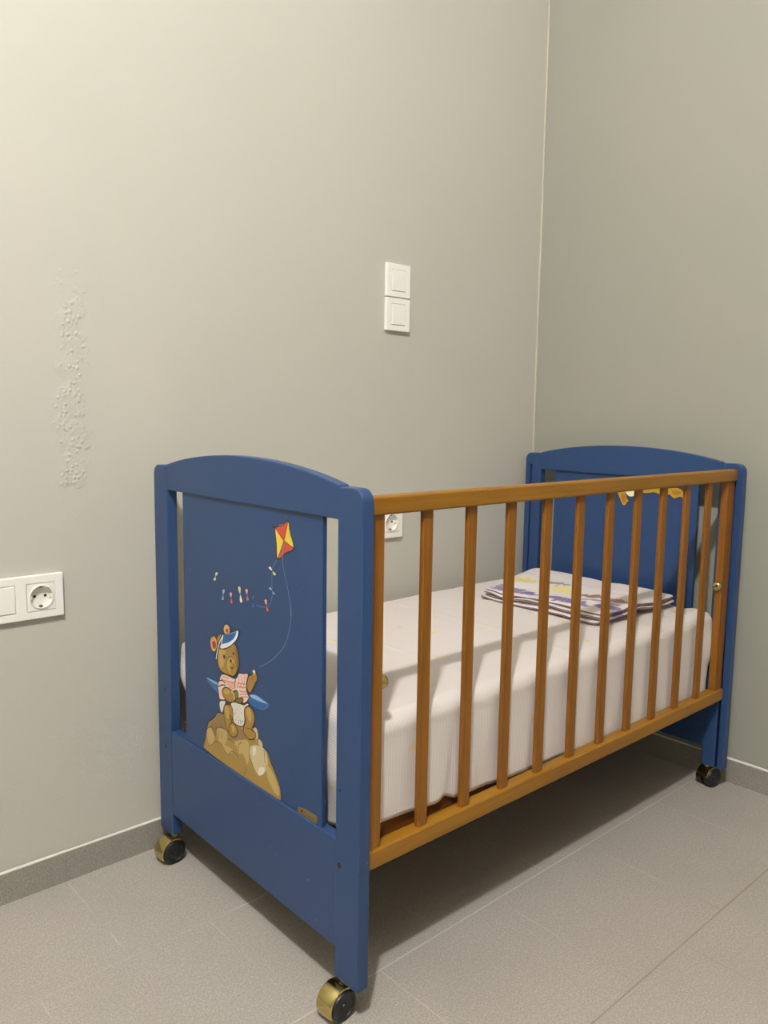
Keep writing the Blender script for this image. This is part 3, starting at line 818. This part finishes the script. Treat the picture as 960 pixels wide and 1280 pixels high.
for k in range(1, NS+1):
    f = k/NS; ring = []
    for i, (u, v, nu, nv, sd) in enumerate(pr):
        D = hem_drop(i)-ER; d = D*f
        s = u if abs(nv) > abs(nu) else v
        rip = .0035*noise.noise(Vector((s*14, 7.3 if nv > .5 else 2.1, d*3)))+.0018*noise.noise(Vector((s*46, d*10, 3)))
        rip *= sst(0, .06, d)
        o_ = rip
        if nv > .5: o_ = min(rip-.0012, .0005)-.002*f+.006*sst(1.08, 1.14, u)*math.sin(PI*min(1, d/.11))-.004*math.exp(-((u-.234)/.004)**2)*sst(.1, .5, f)-.003*math.exp(-((u-.222)/.008)**2)*sst(.6, 1, f)
        if nu > .3:                                       # far end: billows out under the fold then tucks in
            o_ += nu*(.010*math.sin(PI*min(1, d/.095))-.026*sst(.06, .14, d))
        if u > 1.02 and nv > .7: o_ += -.004*sst(1.06, 1.14, u)*sst(.07, .16, d)
        if nu < -.3:                                      # near end: soft folds
            o_ += -nu*(.006*math.sin(PI*min(1, d/.10))-.010*sst(.05, .15, d)+.006*math.sin(v*58+d*20)*sst(.02, .1, d))
            o_ = min(o_, .0085)
        if u < .12 and v < .14:
            c = math.exp(-((v-.02)/.06)**2); o_ = o_*(1-c)+c*(.009*math.sin(PI*f*.9))
        x, y = u+nu*o_, v+nv*o_
        z = top_z(u-nu*ER, v-nv*ER)-ER-d
        q = bm.verts.new((x, -y, z)); UV[q] = (u-nu*ER+nu*(ER*1.57+d), v-nv*ER+nv*(ER*1.57+d)); ring.append(q)
    rings.append(ring)
for a, b in zip(rings, rings[1:]):
    for i in range(N):
        fc = bm.faces.new((a[i], b[i], b[(i+1) % N], a[(i+1) % N]))
        for lp in fc.loops: lp[uvl].uv = UV[lp.vert]
bmesh.ops.remove_doubles(bm, verts=bm.verts, dist=1e-5)
sh = new('bed_sheet', bm, M['sheet'], smooth=True)
sm = sh.modifiers.new('thickness', 'SOLIDIFY'); sm.thickness = .0012; sm.offset = -1
place(sh); tag(sh, 'white sheet with pale pink stripes and yellow suns draped over crib mattress', 'sheet')

# folded quilt at the far end
QU, QV = .800, .130
def quilt_layer(bm, u0, u1, v0, v1, zb, th, seed, mp=None):
    rr = .016; pp = perim(u0, u1, v0, v1, rr, (34, 40), 6)
    def sk(u, v):                                         # the stack lies slightly askew
        return u, v+.045*(1-u/.33)*(1-v/.4)*.9-.045*(u/.33)*(1-v/.4)
    def lift(u, v):
        w = .0065*noise.noise(Vector((u*7, v*7, 2)))+.005*noise.noise(Vector((u*16, v*16, 9+seed)))
        return w+.0025*math.sin(v*21+u*6)*sst(.05, .2, u)
    n = len(pp); R_ = []
    cm = ((u0+u1)/2, )
    def ring(f, z, inset=0):
        out = []
        for (u, v, nu, nv, sd) in pp:
            iu, iv = u-nu*inset, v-nv*inset
            cv = min(max(iv, v0+(u1-u0)/2), v1-(u1-u0)/2); cu = (u0+u1)/2
            x, y = cu+(iu-cu)*f, cv+(iv-cv)*f
            l = lift(x, y); x, y = sk(x, y); out.append(bm.verts.new((x, -y, z+l)))
        return out
    for f in (0, .15, .3, .45, .6, .75, .88): R_.append(ring(f, zb+th))
    for a in range(0, 7):
        t = PI/2-PI*a/6; R_.append(ring(1, zb+th/2+th/2*math.sin(t), th/2*(1-math.cos(t))))
    for f in (.88, .5, .2, 0): R_.append(ring(f, zb))
    for a, b in zip(R_, R_[1:]):
        for i in range(n): bm.faces.new((a[i], b[i], b[(i+1) % n], a[(i+1) % n]))
    edge = []
    for i in range(0, n, 1):
        u, v, nu, nv, sd = pp[i]; l = lift(u, v); x, y = sk(u, v); edge.append(Vector((x, -y, zb+th*.5+l)))
    return edge
bm = bmesh.new(); edges = []; z = .0015
for i, (du, dv, sh_) in enumerate(((-.010, -.006, .004), (.002, .004, 0), (-.004, 0, .002), (.005, .003, .006))):
    edges.append(quilt_layer(bm, .0+du, .325+du-sh_, .0+dv, .385+dv, z, .0054, i)); z += .0060
bmesh.ops.remove_doubles(bm, verts=bm.verts, dist=1e-6)
q = new('folded_quilt', bm, M['quilt'], smooth=True); place(q, QU, QV, ZT+.0065)
tag(q, 'folded white quilt with purple and yellow print lying on sheet at far end', 'quilt')
for e in edges:
    bm = bmesh.new(); n = len(e); R_ = []
    c = sum(e, Vector())/n
    for i in range(n):
        d = (e[(i+1) % n]-e[i-1]).normalized(); up = Vector((0, 0, 1)); s = d.cross(up).normalized()
        if s.dot(e[i]-c) < 0: s = -s
        R_.append([bm.verts.new(e[i]+s*(.0002+.0011*math.cos(t*PI/3))+up*.0011*math.sin(t*PI/3)) for t in range(6)])
    for i in range(n):
        a, b = R_[i], R_[(i+1) % n]
        for t in range(6): bm.faces.new((a[t], a[(t+1) % 6], b[(t+1) % 6], b[t]))
    o = new('piping', bm, M['piping'], q, smooth=True); o['label'] = 'mauve edge piping'

# ------------------------------------------------------------------ light and camera
ld = bpy.data.lights.new('ceiling_bulb', 'POINT'); ld.energy = LE; ld.color = (1, .995, 1.0); ld.shadow_soft_size = .05
lo = bpy.data.objects.new('ceiling_bulb', ld); COL.objects.link(lo); lo.location = (-2.34, -1.62, 2.88)
w = bpy.data.worlds.new('world'); SC.world = w; w.use_nodes = True
w.node_tree.nodes['Background'].inputs[0].default_value = (.05, .05, .05, 1); w.node_tree.nodes['Background'].inputs[1].default_value = .3

cd = bpy.data.cameras.new('camera'); cam = bpy.data.objects.new('camera', cd); COL.objects.link(cam)
pi_, ro, ya, F = math.radians(-6.9656), math.radians(.8514), math.radians(-42.0505), 991.03
fw = Vector((-math.sin(ya)*math.cos(pi_), math.cos(ya)*math.cos(pi_), math.sin(pi_)))
rt = Vector((math.cos(ya), math.sin(ya), 0)); up = rt.cross(fw)
R1 = math.cos(ro)*rt+math.sin(ro)*up; U1_ = -math.sin(ro)*rt+math.cos(ro)*up
m = Matrix((R1, U1_, -fw)).transposed().to_4x4(); m.translation = Vector((-1.9538, -1.4939, .9135))
cam.matrix_world = m
cd.sensor_fit = 'VERTICAL'; cd.sensor_height = 32; cd.sensor_width = 24; cd.lens = F*32/1280; cd.clip_start = .02
SC.camera = cam
vs = SC.view_settings; vs.view_transform = 'Standard'; vs.look = 'None'; vs.exposure = EXPO; vs.gamma = 1; vs.use_curve_mapping = False
SC.display_settings.display_device = 'sRGB'
